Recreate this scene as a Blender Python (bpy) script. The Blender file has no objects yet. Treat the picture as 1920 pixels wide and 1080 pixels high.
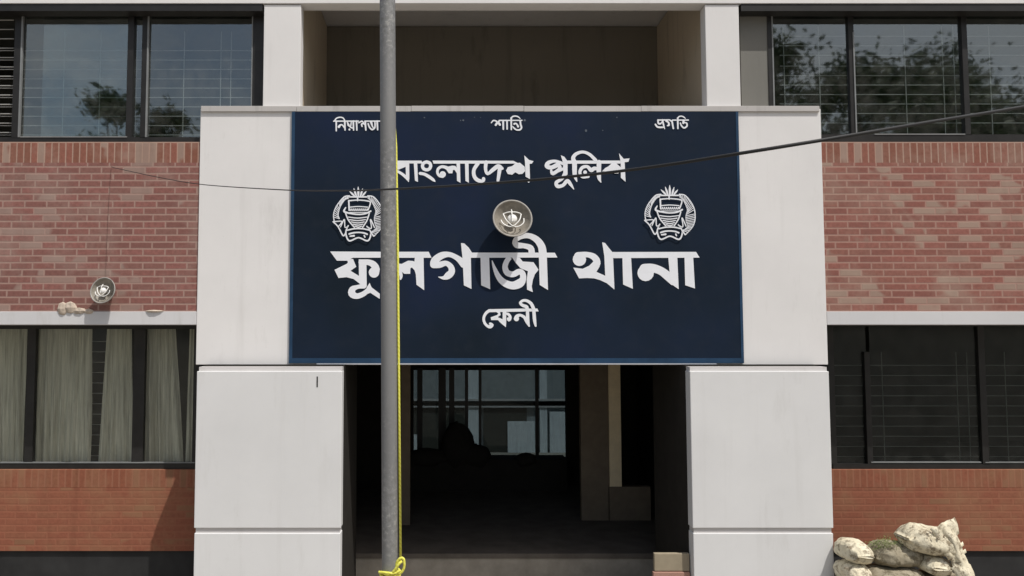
import bpy, bmesh, math, random
from mathutils import Matrix, Vector, noise as mnoise
random.seed(7)
R = math.radians

# ------------------------------------------------------------------ camera, world, sun, exposure
sc = bpy.context.scene
C = sc.collection
F_PX, CX, CY = 1400.0, 830.0, 540.0
PITCH = math.atan(81.0 / F_PX)
CAM_Z = 2.9
cd = bpy.data.cameras.new("camera")
cam = bpy.data.objects.new("camera", cd)
C.objects.link(cam)
cam.location = (0, 0, CAM_Z)
cam.rotation_euler = (R(90) + PITCH, 0, 0)
cd.sensor_width = 36.0
cd.lens = 36.0 * F_PX / 1920.0
cd.shift_x = (960.0 - CX) / 1920.0
cd.clip_end = 500
sc.camera = cam

SUN = Vector((0.38, -0.40, 1.0)).normalized()
EL = math.asin(SUN.z)
AZ = math.atan2(SUN.x, SUN.y)
world = bpy.data.worlds.new("World")
sc.world = world
world.use_nodes = True
wn = world.node_tree.nodes
wl = world.node_tree.links
bg = wn["Background"]
sky = wn.new("ShaderNodeTexSky")
sky.sky_type = 'NISHITA'
sky.sun_disc = False
sky.sun_elevation = EL
sky.sun_rotation = AZ
sky.dust_density = 4.0
sky.air_density = 1.2
# thin high cloud over the blue
wtc = wn.new("ShaderNodeTexCoord")
wnz = wn.new("ShaderNodeTexNoise")
wnz.inputs["Scale"].default_value = 2.6
wnz.inputs["Detail"].default_value = 7
wnz.inputs["Roughness"].default_value = 0.6
wmp = wn.new("ShaderNodeMapping")
wmp.inputs["Scale"].default_value = (1, 1, 2.4)
wl.new(wtc.outputs["Generated"], wmp.inputs[0])
wl.new(wmp.outputs[0], wnz.inputs["Vector"])
wmr = wn.new("ShaderNodeMapRange")
wmr.inputs[1].default_value = 0.42
wmr.inputs[2].default_value = 0.68
wmr.inputs[4].default_value = 0.75
wl.new(wnz.outputs["Fac"], wmr.inputs[0])
wmx = wn.new("ShaderNodeMix")
wmx.data_type = 'RGBA'
wl.new(wmr.outputs[0], wmx.inputs[0])
wl.new(sky.outputs[0], wmx.inputs[6])
wmx.inputs[7].default_value = (6.2, 6.4, 6.6, 1)
wl.new(wmx.outputs[2], bg.inputs[0])
bg.inputs[1].default_value = 0.12
sd = bpy.data.lights.new("sun", 'SUN')
sd.energy = 4.0
sd.angle = R(0.55)
sd.color = (1.0, 0.965, 0.915)
sun = bpy.data.objects.new("sun", sd)
C.objects.link(sun)
sun.location = SUN * 30
sun.rotation_euler = SUN.to_track_quat('Z', 'Y').to_euler()
sc.view_settings.view_transform = 'Standard'
sc.view_settings.look = 'None'
sc.view_settings.gamma = 1.0
sc.view_settings.exposure = -0.24
sc.render.engine = 'CYCLES'
sc.cycles.use_denoising = True
sc.cycles.max_bounces = 8
sc.cycles.transparent_max_bounces = 16


def at(px, py, Y):
    """the point of the scene that the photograph's pixel shows at distance Y"""
    u = (px - CX) / F_PX
    v = (CY - py) / F_PX
    dy = math.cos(PITCH) - v * math.sin(PITCH)
    dz = math.sin(PITCH) + v * math.cos(PITCH)
    t = Y / dy
    return Vector((u * t, Y, CAM_Z + dz * t))


def ax(px, py, Y): return at(px, py, Y).x
def az(py, Y): return at(CX, py, Y).z


# ------------------------------------------------------------------ material helpers
class NT:
    def __init__(s, name):
        s.m = bpy.data.materials.new(name)
        s.m.use_nodes = True
        s.t = s.m.node_tree
        s.n = s.t.nodes
        s.b = s.n["Principled BSDF"]
        s.out = s.n["Material Output"]
        s._co = None

    def new(s, kind, **kw):
        nd = s.n.new(kind)
        for k, v in kw.items():
            setattr(nd, k, v)
        return nd

    def link(s, a, b): s.t.links.new(a, b)

    def put(s, sock, v):
        if hasattr(v, "is_output"):
            s.link(v, sock)
        else:
            sock.default_value = v

    def math(s, op, a, b=None, c=None, clamp=False):
        nd = s.new("ShaderNodeMath", operation=op, use_clamp=clamp)
        s.put(nd.inputs[0], a)
        if b is not None: s.put(nd.inputs[1], b)
        if c is not None: s.put(nd.inputs[2], c)
        return nd.outputs[0]

    def co(s):
        if s._co is None:
            s._co = s.new("ShaderNodeTexCoord").outputs["Object"]
        return s._co

    def noise(s, scale, detail=4, rough=0.55, stretch=None, color=False, dist=0.0):
        nd = s.new("ShaderNodeTexNoise")
        nd.inputs["Scale"].default_value = scale
        nd.inputs["Detail"].default_value = detail
        nd.inputs["Roughness"].default_value = rough
        nd.inputs["Distortion"].default_value = dist
        if stretch:
            mp = s.new("ShaderNodeMapping")
            mp.inputs["Scale"].default_value = stretch
            s.link(s.co(), mp.inputs[0])
            s.link(mp.outputs[0], nd.inputs["Vector"])
        else:
            s.link(s.co(), nd.inputs["Vector"])
        return nd.outputs["Color" if color else "Fac"]

    def ramp(s, fac, stops, interp='LINEAR'):
        nd = s.new("ShaderNodeValToRGB")
        cr = nd.color_ramp
        cr.interpolation = interp
        while len(cr.elements) < len(stops): cr.elements.new(0.5)
        for e, (p, c) in zip(cr.elements, stops):
            e.position = p
            e.color = (*c, 1) if len(c) == 3 else c
        s.put(nd.inputs[0], fac)
        return nd.outputs[0]

    def fac(s, f, a, b):
        nd = s.new("ShaderNodeMapRange")
        nd.inputs[1].default_value = a
        nd.inputs[2].default_value = b
        s.put(nd.inputs[0], f)
        return nd.outputs[0]

    def mix(s, f, a, b, mode='MIX'):
        nd = s.new("ShaderNodeMix", data_type='RGBA', blend_type=mode)
        s.put(nd.inputs[0], f)
        s.put(nd.inputs[6], (*a, 1) if isinstance(a, tuple) and len(a) == 3 else a)
        s.put(nd.inputs[7], (*b, 1) if isinstance(b, tuple) and len(b) == 3 else b)
        return nd.outputs[2]

    def bump(s, h, strength=0.3, dist=0.01):
        nd = s.new("ShaderNodeBump")
        nd.inputs["Strength"].default_value = strength
        nd.inputs["Distance"].default_value = dist
        s.link(h, nd.inputs["Height"])
        s.link(nd.outputs[0], s.b.inputs["Normal"])

    def base(s, v, rough=0.8, spec=0.3, metal=0.0):
        s.put(s.b.inputs["Base Color"], (*v, 1) if isinstance(v, tuple) and len(v) == 3 else v)
        s.put(s.b.inputs["Roughness"], rough)
        s.put(s.b.inputs["Specular IOR Level"], spec)
        s.put(s.b.inputs["Metallic"], metal)


def simple(name, col, rough=0.8, spec=0.3, metal=0.0, vary=0.12, scale=6.0, bump=0.0, bscale=60, stretch=None):
    t = NT(name)
    n = t.noise(scale, 5, 0.6, stretch)
    lo = tuple(c * (1 - vary) for c in col)
    hi = tuple(min(1, c * (1 + vary)) for c in col)
    t.base(t.ramp(n, [(0.3, lo), (0.7, hi)]), rough, spec, metal)
    if bump: t.bump(t.noise(bscale, 4, 0.6), bump, 0.004)
    return t.m


def plaster(name, col, dirt=(0.42, 0.40, 0.37), amount=0.35):
    t = NT(name)
    n1 = t.noise(0.9, 5, 0.6)
    n2 = t.noise(5.0, 6, 0.65, (1, 1, 0.22))
    n3 = t.noise(45, 3, 0.6)
    c = t.ramp(n1, [(0.3, tuple(x * 0.94 for x in col)), (0.7, tuple(min(1, x * 1.03) for x in col))])
    c = t.mix(t.math('MULTIPLY', t.fac(n2, 0.58, 0.85), amount), c, dirt)
    c = t.mix(t.math('MULTIPLY', t.fac(n3, 0.66, 0.8), 0.18), c, dirt)
    run = t.math('MULTIPLY', t.fac(t.noise(7.0, 5, 0.6, (1, 1, 0.07)), 0.57, 0.8), amount * 0.5)
    c = t.mix(run, c, dirt)
    t.base(c, 0.75, 0.25)
    t.bump(t.math('ADD', t.math('MULTIPLY', t.noise(3.0, 3), 3.0), t.noise(90, 3)), 0.12, 0.004)
    return t.m


def brick(name, w, h, stagger, reds, pale, mortar, pale_amt=0.2, soft=0.0, mw=0.008, wash=0.25):
    t = NT(name)
    sp = t.new("ShaderNodeSeparateXYZ")
    wob = t.noise(2.0, 2)
    t.link(t.co(), sp.inputs[0])
    x = sp.outputs[0]
    z = t.math('ADD', sp.outputs[2], t.math('MULTIPLY', wob, 0.006))
    v = t.math('DIVIDE', z, h)
    row = t.math('FLOOR', v)
    wr = t.new("ShaderNodeTexWhiteNoise", noise_dimensions='1D')
    t.link(row, wr.inputs["W"])
    sh = t.math('ADD', t.math('MULTIPLY', t.math('MODULO', t.math('ABSOLUTE', row), 2.0), 0.5),
                t.math('MULTIPLY', wr.outputs["Value"], 0.22)) if stagger else 0.0
    u = t.math('ADD', t.math('DIVIDE', x, w), sh)
    col = t.math('FLOOR', u)
    fu = t.math('FRACT', u)
    fv = t.math('FRACT', v)
    du = t.math('MULTIPLY', t.math('MINIMUM', fu, t.math('SUBTRACT', 1.0, fu)), w)
    dv = t.math('MULTIPLY', t.math('MINIMUM', fv, t.math('SUBTRACT', 1.0, fv)), h)
    d = t.math('MINIMUM', du, dv)
    d = t.math('ADD', d, t.math('MULTIPLY', t.math('SUBTRACT', t.noise(40, 2), 0.5), 0.006))
    mort = t.math('SUBTRACT', 1.0, t.fac(d, mw * 0.35, mw * 0.8 + soft))
    cid = t.new("ShaderNodeCombineXYZ")
    t.link(col, cid.inputs[0])
    t.link(row, cid.inputs[1])
    w1 = t.new("ShaderNodeTexWhiteNoise", noise_dimensions='2D')
    t.link(cid.outputs[0], w1.inputs["Vector"])
    cid2 = t.new("ShaderNodeVectorMath", operation='ADD')
    t.link(cid.outputs[0], cid2.inputs[0])
    cid2.inputs[1].default_value = (37.3, 91.7, 0)
    w2 = t.new("ShaderNodeTexWhiteNoise", noise_dimensions='2D')
    t.link(cid2.outputs[0], w2.inputs["Vector"])
    k = len(reds)
    c = t.ramp(w1.outputs["Value"], [((i + 0.5) / k, r) for i, r in enumerate(reds)])
    c = t.mix(t.fac(t.noise(26, 4, 0.6), 0.35, 0.9), c, tuple(r * 0.75 for r in reds[0]))
    big = t.noise(1.1, 3, 0.6)
    pm = t.math('ADD', w2.outputs["Value"], t.math('MULTIPLY', t.math('SUBTRACT', big, 0.5), 1.3))
    pm = t.fac(pm, 1.0 - pale_amt, 1.04 - pale_amt)
    pc = t.mix(w1.outputs["Value"], pale, tuple(p * 0.8 for p in pale))
    c = t.mix(t.math('MULTIPLY', pm, 0.68), c, pc)
    c = t.mix(mort, c, mortar)
    # old lime wash that clouds the face
    ws = t.math('MULTIPLY', t.fac(t.noise(1.7, 5, 0.65), 0.48, 0.72), wash)
    c = t.mix(ws, c, pale)
    # streaks where water has run down
    sk = t.math('MULTIPLY', t.fac(t.noise(3.2, 5, 0.6, (1, 1, 0.13)), 0.56, 0.78), 0.35)
    c = t.mix(sk, c, tuple(m_ * 0.55 for m_ in mortar))
    t.base(c, 0.85, 0.2)
    hgt = t.math('ADD', t.math('SUBTRACT', 1.0, mort), t.math('MULTIPLY', t.noise(120, 3), 0.25))
    t.bump(hgt, 0.35, 0.004)
    return t.m


def glass(name, tint, refl, rough=0.0, dusty=0.07):
    t = NT(name)
    tr = t.new("ShaderNodeBsdfTransparent")
    tr.inputs[0].default_value = (*tint, 1)
    gl = t.new("ShaderNodeBsdfGlossy")
    gl.inputs["Roughness"].default_value = rough
    gl.inputs["Color"].default_value = (0.95, 1.0, 0.97, 1)
    n = t.noise(1.6, 2, 0.5)
    bp = t.new("ShaderNodeBump")
    bp.inputs["Strength"].default_value = 0.10
    bp.inputs["Distance"].default_value = 0.02
    t.link(n, bp.inputs["Height"])
    t.link(bp.outputs[0], gl.inputs["Normal"])
    dust = t.new("ShaderNodeBsdfDiffuse")
    dust.inputs[0].default_value = (0.5, 0.5, 0.46, 1)
    mx = t.new("ShaderNodeMixShader")
    mx.inputs[0].default_value = refl
    t.link(tr.outputs[0], mx.inputs[1])
    t.link(gl.outputs[0], mx.inputs[2])
    mx2 = t.new("ShaderNodeMixShader")
    df = t.math('MULTIPLY', t.fac(t.noise(5, 5, 0.7), 0.4, 0.9), dusty)
    t.link(df, mx2.inputs[0])
    t.link(mx.outputs[0], mx2.inputs[1])
    t.link(dust.outputs[0], mx2.inputs[2])
    t.link(mx2.outputs[0], t.out.inputs[0])
    return t.m


M = {}
M['white'] = plaster('white_wall_paint', (0.80, 0.785, 0.77))
M['white_low'] = plaster('white_wall_paint_lower', (0.745, 0.745, 0.74), amount=0.28)
M['ledge'] = plaster('white_ledge_paint', (0.66, 0.655, 0.66), amount=0.5)
M['groove'] = plaster('joint_render', (0.62, 0.60, 0.59), amount=0.5)
M['cream'] = plaster('cream_wall_paint', (0.50, 0.45, 0.37))
M['beige'] = plaster('beige_wall_shade_tone', (0.20, 0.195, 0.175), (0.13, 0.125, 0.11))  # darkened colour carries the shade on the strip beside the window
M['balcony_lit'] = plaster('balcony_wall_lit_tone', (0.60, 0.51, 0.39), (0.18, 0.13, 0.09), 0.7)  # lighter tone puts the light on the side walls into the colour
M['balcony'] = plaster('balcony_wall_shade_tone', (0.215, 0.195, 0.16), (0.09, 0.08, 0.065), 0.8)  # darker tone puts the shade at the back of the recess into the colour
M['coping'] = plaster('weathered_coping', (0.52, 0.50, 0.48), (0.18, 0.17, 0.16), 0.9)
M['brick_up'] = brick('red_brick_lime_washed', 0.243, 0.0762, True,
                      [(0.235, 0.108, 0.092), (0.29, 0.125, 0.105), (0.255, 0.13, 0.108), (0.315, 0.135, 0.115)],
                      (0.38, 0.285, 0.24), (0.375, 0.245, 0.205), 0.13, wash=0.5, soft=0.007)
M['brick_up_right'] = brick('red_brick_patched', 0.243, 0.0762, True,
                            [(0.27, 0.112, 0.09), (0.32, 0.128, 0.10), (0.285, 0.135, 0.105), (0.335, 0.138, 0.11)],
                            (0.43, 0.335, 0.265), (0.39, 0.235, 0.19), 0.19, wash=0.4, mw=0.007, soft=0.008)
M['soldier'] = brick('red_brick_on_end', 0.0775, 0.5, False,
                     [(0.25, 0.105, 0.072), (0.31, 0.122, 0.09), (0.28, 0.128, 0.092)],
                     (0.42, 0.325, 0.265), (0.42, 0.28, 0.22), 0.12, wash=0.5, soft=0.004)
M['brick_low'] = brick('smooth_washed_brick', 0.243, 0.0762, True,
                       [(0.29, 0.105, 0.063), (0.31, 0.115, 0.068), (0.29, 0.12, 0.07)],
                       (0.31, 0.165, 0.092), (0.30, 0.117, 0.07), 0.10, soft=0.008, wash=0.8)
M['soldier_low'] = brick('smooth_washed_brick_on_end', 0.0775, 0.5, False,
                         [(0.275, 0.10, 0.058), (0.305, 0.11, 0.066), (0.28, 0.12, 0.068)],
                         (0.31, 0.165, 0.095), (0.31, 0.135, 0.083), 0.10, soft=0.008, wash=0.75)
M['plinth'] = simple('black_plinth_paint', (0.027, 0.027, 0.027), 0.7, 0.3, vary=0.3, scale=3)
M['frame'] = simple('dark_bronze_aluminium', (0.018, 0.017, 0.016), 0.45, 0.4, vary=0.3)
M['frame_edge'] = simple('grey_aluminium', (0.22, 0.23, 0.23), 0.45, 0.5, vary=0.15)
M['grille'] = simple('grey_grille_paint', (0.40, 0.40, 0.38), 0.6, 0.3, vary=0.2)
M['grille_low'] = simple('dull_grille_paint', (0.34, 0.34, 0.32), 0.6, 0.3, vary=0.2)
M['glass_up'] = glass('reflective_window_glass', (0.70, 0.76, 0.76), 0.22, 0.028, 0.12)
M['glass_low'] = glass('clear_window_glass', (0.86, 0.88, 0.85), 0.05, 0.1)
M['glass_dark'] = glass('dark_tinted_window_glass', (0.42, 0.47, 0.45), 0.035, 0.32)
M['glass_rear'] = glass('rear_window_glass', (0.36, 0.41, 0.43), 0.012)
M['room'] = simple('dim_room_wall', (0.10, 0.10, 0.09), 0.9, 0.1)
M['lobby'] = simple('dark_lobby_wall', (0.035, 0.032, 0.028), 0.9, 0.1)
M['lobby_part'] = simple('brown_partition_paint', (0.19, 0.155, 0.115), 0.85, 0.1)
M['jamb'] = simple('tan_door_jamb', (0.88, 0.74, 0.50), 0.7, 0.2, vary=0.08)
M['floor'] = simple('porch_floor_cement', (0.12, 0.105, 0.09), 0.85, 0.1, vary=0.2, scale=4)
M['riser'] = simple('step_riser_cement', (0.30, 0.275, 0.235), 0.85, 0.2, vary=0.2, scale=4, bump=0.2)
M['planter'] = simple('beige_kerb_tile', (0.33, 0.28, 0.20), 0.8, 0.2, vary=0.12)
M['pink'] = simple('pink_step_tile', (0.40, 0.23, 0.18), 0.8, 0.2, vary=0.12)
M['curtain'] = simple('olive_grey_curtain_fold_tones', (0.49, 0.48, 0.405), 0.9, 0.1, vary=0.32, scale=6, stretch=(9, 9, 0.35))  # upright streaks paint the bright and dark of the folds
M['wire'] = simple('black_cable_sheath', (0.03, 0.03, 0.03), 0.6, 0.3)
M['letter'] = simple('white_sign_paint', (0.86, 0.88, 0.92), 0.6, 0.3, vary=0.03)
M['ground'] = simple('dusty_paving', (0.26, 0.235, 0.20), 0.9, 0.15, vary=0.25, scale=1.5, bump=0.3)
M['drape'] = simple('pale_curtain_standin', (0.78, 0.82, 0.86), 0.9, 0.1, stretch=(9, 9, 0.3), vary=0.2)
M['shed'] = simple('dark_olive_shed_paint', (0.07, 0.07, 0.06), 0.9, 0.1)
M['yard_wall'] = simple('pale_blue_yard_wall', (0.36, 0.39, 0.40), 0.9, 0.1)
M['leaf'] = simple('tree_leaves', (0.085, 0.125, 0.055), 0.6, 0.3, vary=0.6, scale=2.0)
M['bark'] = simple('tree_bark', (0.12, 0.09, 0.065), 0.9, 0.1, vary=0.3)
M['grass'] = simple('grass_blades', (0.20, 0.20, 0.13), 0.7, 0.2, vary=0.3)
M['moss'] = simple('green_weed_leaves', (0.15, 0.19, 0.06), 0.7, 0.2, vary=0.35, scale=40)
M['bulb'] = simple('white_bulb_glass', (0.85, 0.84, 0.80), 0.25, 0.5, vary=0.03)
M['lamp_metal'] = simple('grey_lamp_enamel', (0.36, 0.34, 0.31), 0.5, 0.4, vary=0.15, scale=12)
M['lamp_inner'] = simple('dusty_reflector', (0.27, 0.245, 0.205), 0.55, 0.4, vary=0.25, scale=14)
M['rust'] = simple('rusty_bracket', (0.14, 0.07, 0.04), 0.8, 0.2, vary=0.4, scale=30)
M['mortar'] = simple('dried_mortar', (0.52, 0.44, 0.36), 0.9, 0.1, vary=0.2, scale=30, bump=0.5)


def m_sign():
    t = NT('navy_sign_paint')
    n = t.noise(0.8, 3, 0.5)
    n2 = t.noise(6, 5, 0.6)
    c = t.ramp(n, [(0.3, (0.010, 0.017, 0.027)), (0.55, (0.012, 0.021, 0.040)), (0.75, (0.013, 0.022, 0.052))])
    c = t.mix(t.math('MULTIPLY', t.fac(n2, 0.5, 0.8), 0.25), c, (0.03, 0.035, 0.045))
    t.base(c, 0.6, 0.08)
    return t.m
M['navy'] = m_sign()
M['blue'] = simple('blue_sign_edge', (0.021, 0.055, 0.110), 0.5, 0.2, vary=0.25, scale=3)
M['trim'] = simple('pale_sign_trim', (0.48, 0.50, 0.55), 0.6, 0.3, vary=0.1)
M['spot'] = simple('worn_paint_fleck', (0.12, 0.14, 0.17), 0.7, 0.2, vary=0.4, scale=60)


def m_pole():
    t = NT('weathered_galvanised_pole')
    n = t.noise(58, 6, 0.72)
    big = t.noise(1.9, 3, 0.5)
    c = t.ramp(t.noise(3, 4, 0.6, (1, 1, 0.3)), [(0.3, (0.20, 0.20, 0.20)), (0.7, (0.28, 0.28, 0.275))])
    pit = t.math('MULTIPLY', t.fac(n, 0.53, 0.62), t.fac(big, 0.46, 0.62))
    c = t.mix(t.math('MULTIPLY', pit, 0.48), c, (0.52, 0.51, 0.46))
    dk = t.math('MULTIPLY', t.math('SUBTRACT', 1.0, t.fac(n, 0.40, 0.47)), t.fac(big, 0.46, 0.62))
    c = t.mix(t.math('MULTIPLY', dk, 0.42), c, (0.13, 0.125, 0.10))
    t.base(c, 0.55, 0.4, 0.15)
    t.bump(n, 0.4, 0.003)
    return t.m
M['pole'] = m_pole()


def m_rope():
    t = NT('yellow_nylon_rope')
    w = t.new("ShaderNodeTexWave", bands_direction='DIAGONAL')
    w.inputs["Scale"].default_value = 40
    t.link(t.co(), w.inputs["Vector"])
    t.base(t.ramp(w.outputs["Fac"], [(0.0, (0.72, 0.68, 0.07)), (0.6, (0.86, 0.83, 0.16))]), 0.6, 0.3)
    return t.m
M['rope'] = m_rope()


def m_sack(name, a, b, dirt):
    t = NT(name)
    c = t.ramp(t.noise(5, 5, 0.65), [(0.3, a), (0.7, b)])
    c = t.mix(t.math('MULTIPLY', t.fac(t.noise(13, 6, 0.75), 0.49, 0.60), 0.85), c, dirt)
    w1 = t.noise(150, 2, 0.5, (1, 1, 0.2))
    t.base(c, 0.9, 0.1)
    t.bump(t.math('ADD', t.noise(24, 5, 0.65), t.math('MULTIPLY', w1, 0.3)), 0.6, 0.012)
    return t.m
M['sack'] = m_sack('dusty_grey_sacking', (0.26, 0.225, 0.16), (0.42, 0.375, 0.28), (0.13, 0.11, 0.07))
M['sack_white'] = m_sack('sun_bleached_white_sacking', (0.64, 0.57, 0.41), (0.84, 0.78, 0.61), (0.20, 0.155, 0.10))


# ------------------------------------------------------------------ mesh helpers
class MB:
    def __init__(s):
        s.v, s.f = [], []

    def add(s, vs, fs):
        o = len(s.v)
        s.v += [tuple(p) for p in vs]
        s.f += [[i + o for i in f] for f in fs]
        return s

    def box(s, x0, x1, y0, y1, z0, z1):
        x0, x1 = sorted((x0, x1)); y0, y1 = sorted((y0, y1)); z0, z1 = sorted((z0, z1))
        return s.add([(x0, y0, z0), (x1, y0, z0), (x1, y1, z0), (x0, y1, z0), (x0, y0, z1), (x1, y0, z1), (x1, y1, z1), (x0, y1, z1)],
                     [(0, 3, 2, 1), (4, 5, 6, 7), (0, 1, 5, 4), (1, 2, 6, 5), (2, 3, 7, 6), (3, 0, 4, 7)])

    def pbox(s, px0, px1, py0, py1, Y, depth, pyx=None):
        """a box whose front face stands at Y and shows at those pixels"""
        q = (py0 + py1) / 2 if pyx is None else pyx
        return s.box(ax(px0, q, Y), ax(px1, q, Y), Y, Y + depth, az(py1, Y), az(py0, Y))

    def tube(s, pts, rad, n=8, caps=True):
        pts = [Vector(p) for p in pts]
        rr = rad if isinstance(rad, (list, tuple)) else [rad] * len(pts)
        o = len(s.v)
        up = None
        for i, p in enumerate(pts):
            d = (pts[min(i + 1, len(pts) - 1)] - pts[max(i - 1, 0)]).normalized()
            if up is None:
                up = d.orthogonal().normalized()
            up = (up - d * up.dot(d)).normalized()
            sd_ = d.cross(up)
            for k in range(n):
                a = 2 * math.pi * k / n
                s.v.append(tuple(p + (up * math.cos(a) + sd_ * math.sin(a)) * rr[i]))
        for i in range(len(pts) - 1):
            for k in range(n):
                a, b = o + i * n + k, o + i * n + (k + 1) % n
                s.f.append([a, b, b + n, a + n])
        if caps:
            s.f.append([o + k for k in range(n)][::-1])
            s.f.append([o + (len(pts) - 1) * n + k for k in range(n)])
        return s

    def lathe(s, prof, n=24, axis='Y'):
        """profile of (radius, distance along the axis)"""
        o = len(s.v)
        for r, d in prof:
            for k in range(n):
                a = 2 * math.pi * k / n
                s.v.append((r * math.cos(a), d, r * math.sin(a)) if axis == 'Y' else (r * math.cos(a), r * math.sin(a), d))
        for i in range(len(prof) - 1):
            for k in range(n):
                a, b = o + i * n + k, o + i * n + (k + 1) % n
                s.f.append([a, b, b + n, a + n])
        return s

    def build(s, name, mat, parent=None, smooth=False, bevel=0.0):
        me = bpy.data.meshes.new(name)
        me.from_pydata(s.v, [], s.f)
        me.update()
        me.materials.append(mat)
        if smooth:
            for p in me.polygons: p.use_smooth = True
        o = bpy.data.objects.new(name, me)
        C.objects.link(o)
        if parent is not None:
            o.parent = parent
            o.matrix_parent_inverse = Matrix.Translation(-wpos(parent))
        if bevel:
            b = o.modifiers.new("bevel", 'BEVEL')
            b.width = bevel
            b.segments = 2
            b.limit_method = 'ANGLE'
        return o


WP = {}


def wpos(o):
    return WP.get(o.name, Vector((0, 0, 0)))


def empty(name, loc, parent=None):
    o = bpy.data.objects.new(name, None)
    o.empty_display_size = 0.1
    C.objects.link(o)
    loc = Vector(loc)
    if parent is not None:
        o.parent = parent
        o.location = loc - wpos(parent)
    else:
        o.location = loc
    WP[o.name] = loc
    return o


def tag(o, label=None, cat=None, group=None, kind=None):
    if label: o['label'] = label
    if cat: o['category'] = cat
    if group: o['group'] = group
    if kind: o['kind'] = kind
    return o


def catmull(pts, step):
    """smooth curve through points of any dimension"""
    out = []
    n = len(pts)
    for i in range(n - 1):
        p0, p1, p2, p3 = pts[max(i - 1, 0)], pts[i], pts[i + 1], pts[min(i + 2, n - 1)]
        L = math.dist(p1[:2], p2[:2]) if len(p1) < 4 else math.dist(p1[:3], p2[:3])
        k = max(1, int(L / step))
        for j in range(k):
            t = j / k
            out.append(tuple(0.5 * ((2 * b) + (-a + c) * t + (2 * a - 5 * b + 4 * c - d) * t * t + (-a + 3 * b - 3 * c + d) * t ** 3)
                             for a, b, c, d in zip(p0, p1, p2, p3)))
    out.append(tuple(pts[-1]))
    return out


# ------------------------------------------------------------------ planes of the place
U = 8.19      # upper storey brick and ledge
B = 8.17      # entrance surround, upper part with the sign
P = 7.90      # entrance piers
L = 8.70      # lower storey wall, set back under the ledge
WU = 8.33     # upper window frames
WL = 8.74     # lower window frames
GZ = -0.30    # ground
XL, XR = -9.0, 11.0

# ------------------------------------------------------------------ ground
g = MB()
g.add([(-150, -150, GZ), (150, -150, GZ), (150, 150, GZ), (-150, 150, GZ)], [(0, 1, 2, 3)])
tag(g.build('ground', M['ground']), 'dusty beige paved forecourt in front of the police station', 'ground', kind='structure')

# ------------------------------------------------------------------ the building
bld = tag(empty('police_station', (0.8, L, GZ)), 'two storey red brick police station with white entrance surround', 'building')

z_up0, z_up1 = az(584, U), az(266, U)
z_sold = az(305, U)
xl = ax(372, 420, B)      # outer edges of the surround's upper part
xr = ax(1545, 420, B)
# upper brick walls
for (a, b, m) in ((XL, xl - 0.003, 'brick_up'), (xr + 0.003, XR, 'brick_up_right')):
    MB().box(a, b, U, U + 0.14, z_up0, z_sold).build('brick_wall', M[m], bld)
    MB().box(a, b, U, U + 0.14, z_sold, z_up1).build('soldier_course', M['soldier'], bld)
# ledges (white) over the lower windows; they carry the upper storey
z_l0, z_l1 = az(609, U), az(584, U)
for (a, b) in ((XL, xl - 0.003), (xr + 0.003, XR)):
    MB().box(a, b, U - 0.018, L + 0.30, z_l0, z_l1 - 0.001).build('ledge', M['ledge'], bld, bevel=0.004)
# lower brick walls under the windows, and black plinth
z_s1, z_s0 = az(880.5, L), az(1033, L)
pxl, pxr = ax(366, 880, P), ax(1559, 880, P)
for (a, b) in ((XL, pxl + 0.10), (pxr - 0.10, XR)):
    MB().box(a, b, L, L + 0.2, z_s0, z_s1 - 0.204).build('brick_wall', M['brick_low'], bld)
    MB().box(a, b, L, L + 0.2, z_s1 - 0.204, z_s1).build('soldier_course', M['soldier_low'], bld, bevel=0.004)
    MB().box(a, b, L + 0.03, L + 0.2, GZ, z_s0 - 0.001).build('plinth', M['plinth'], bld)
# floor slab edge above the upper windows
zt = az(8, U)
MB().box(XL, XR, 8.165, 8.36, zt, zt + 1.0).build('roof_beam', M['white'], bld, bevel=0.004)
MB().box(XL, XR, 8.361, 14.4, zt + 0.62, zt + 1.0).build('roof_slab', M['white'], bld)
# pillars each side of the balcony
for (a, b) in ((494, 563.5), (1323.5, 1387)):
    o = MB().pbox(a, b, 9, 262, 8.18, 0.16, pyx=100)
    o.build('pillar', M['white'], bld, bevel=0.006)

# balcony recess
bx0, bx1 = ax(564, 100, U + 0.17), ax(1323, 100, U + 0.17)
by1 = 10.24
bz0, bz1 = az(262, U), zt + 0.60
MB().box(bx0 - 0.10, bx0, U + 0.175, by1, bz0, bz1).build('balcony_side_wall', M['balcony_lit'], bld)
MB().box(bx1, bx1 + 0.10, U + 0.175, by1, bz0, bz1).build('balcony_side_wall', M['balcony_lit'], bld)
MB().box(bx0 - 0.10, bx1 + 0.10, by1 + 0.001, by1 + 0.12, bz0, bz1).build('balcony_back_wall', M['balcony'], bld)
MB().box(bx0 - 0.10, bx1 + 0.10, U + 0.20, by1 + 0.12, bz0 - 0.15, bz0 - 0.001).build('balcony_floor', M['floor'], bld)

# wall strip beside the right upper window
MB().pbox(1389, 1441, 12, 262, WU + 0.005, 0.10, pyx=120).build('window_reveal', M['beige'], bld)


# ------------------------------------------------------------------ windows
def room(x0, x1, y0, y1, z0, z1, mat='room'):
    m = MB()
    m.add([(x0, y0, z0), (x1, y0, z0), (x1, y1, z0), (x0, y1, z0), (x0, y0, z1), (x1, y0, z1), (x1, y1, z1), (x0, y1, z1)],
          [(0, 1, 2, 3), (4, 7, 6, 5), (1, 5, 6, 2), (2, 6, 7, 3), (3, 7, 4, 0)])
    return m.build('room_wall', M[mat], bld)


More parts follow.
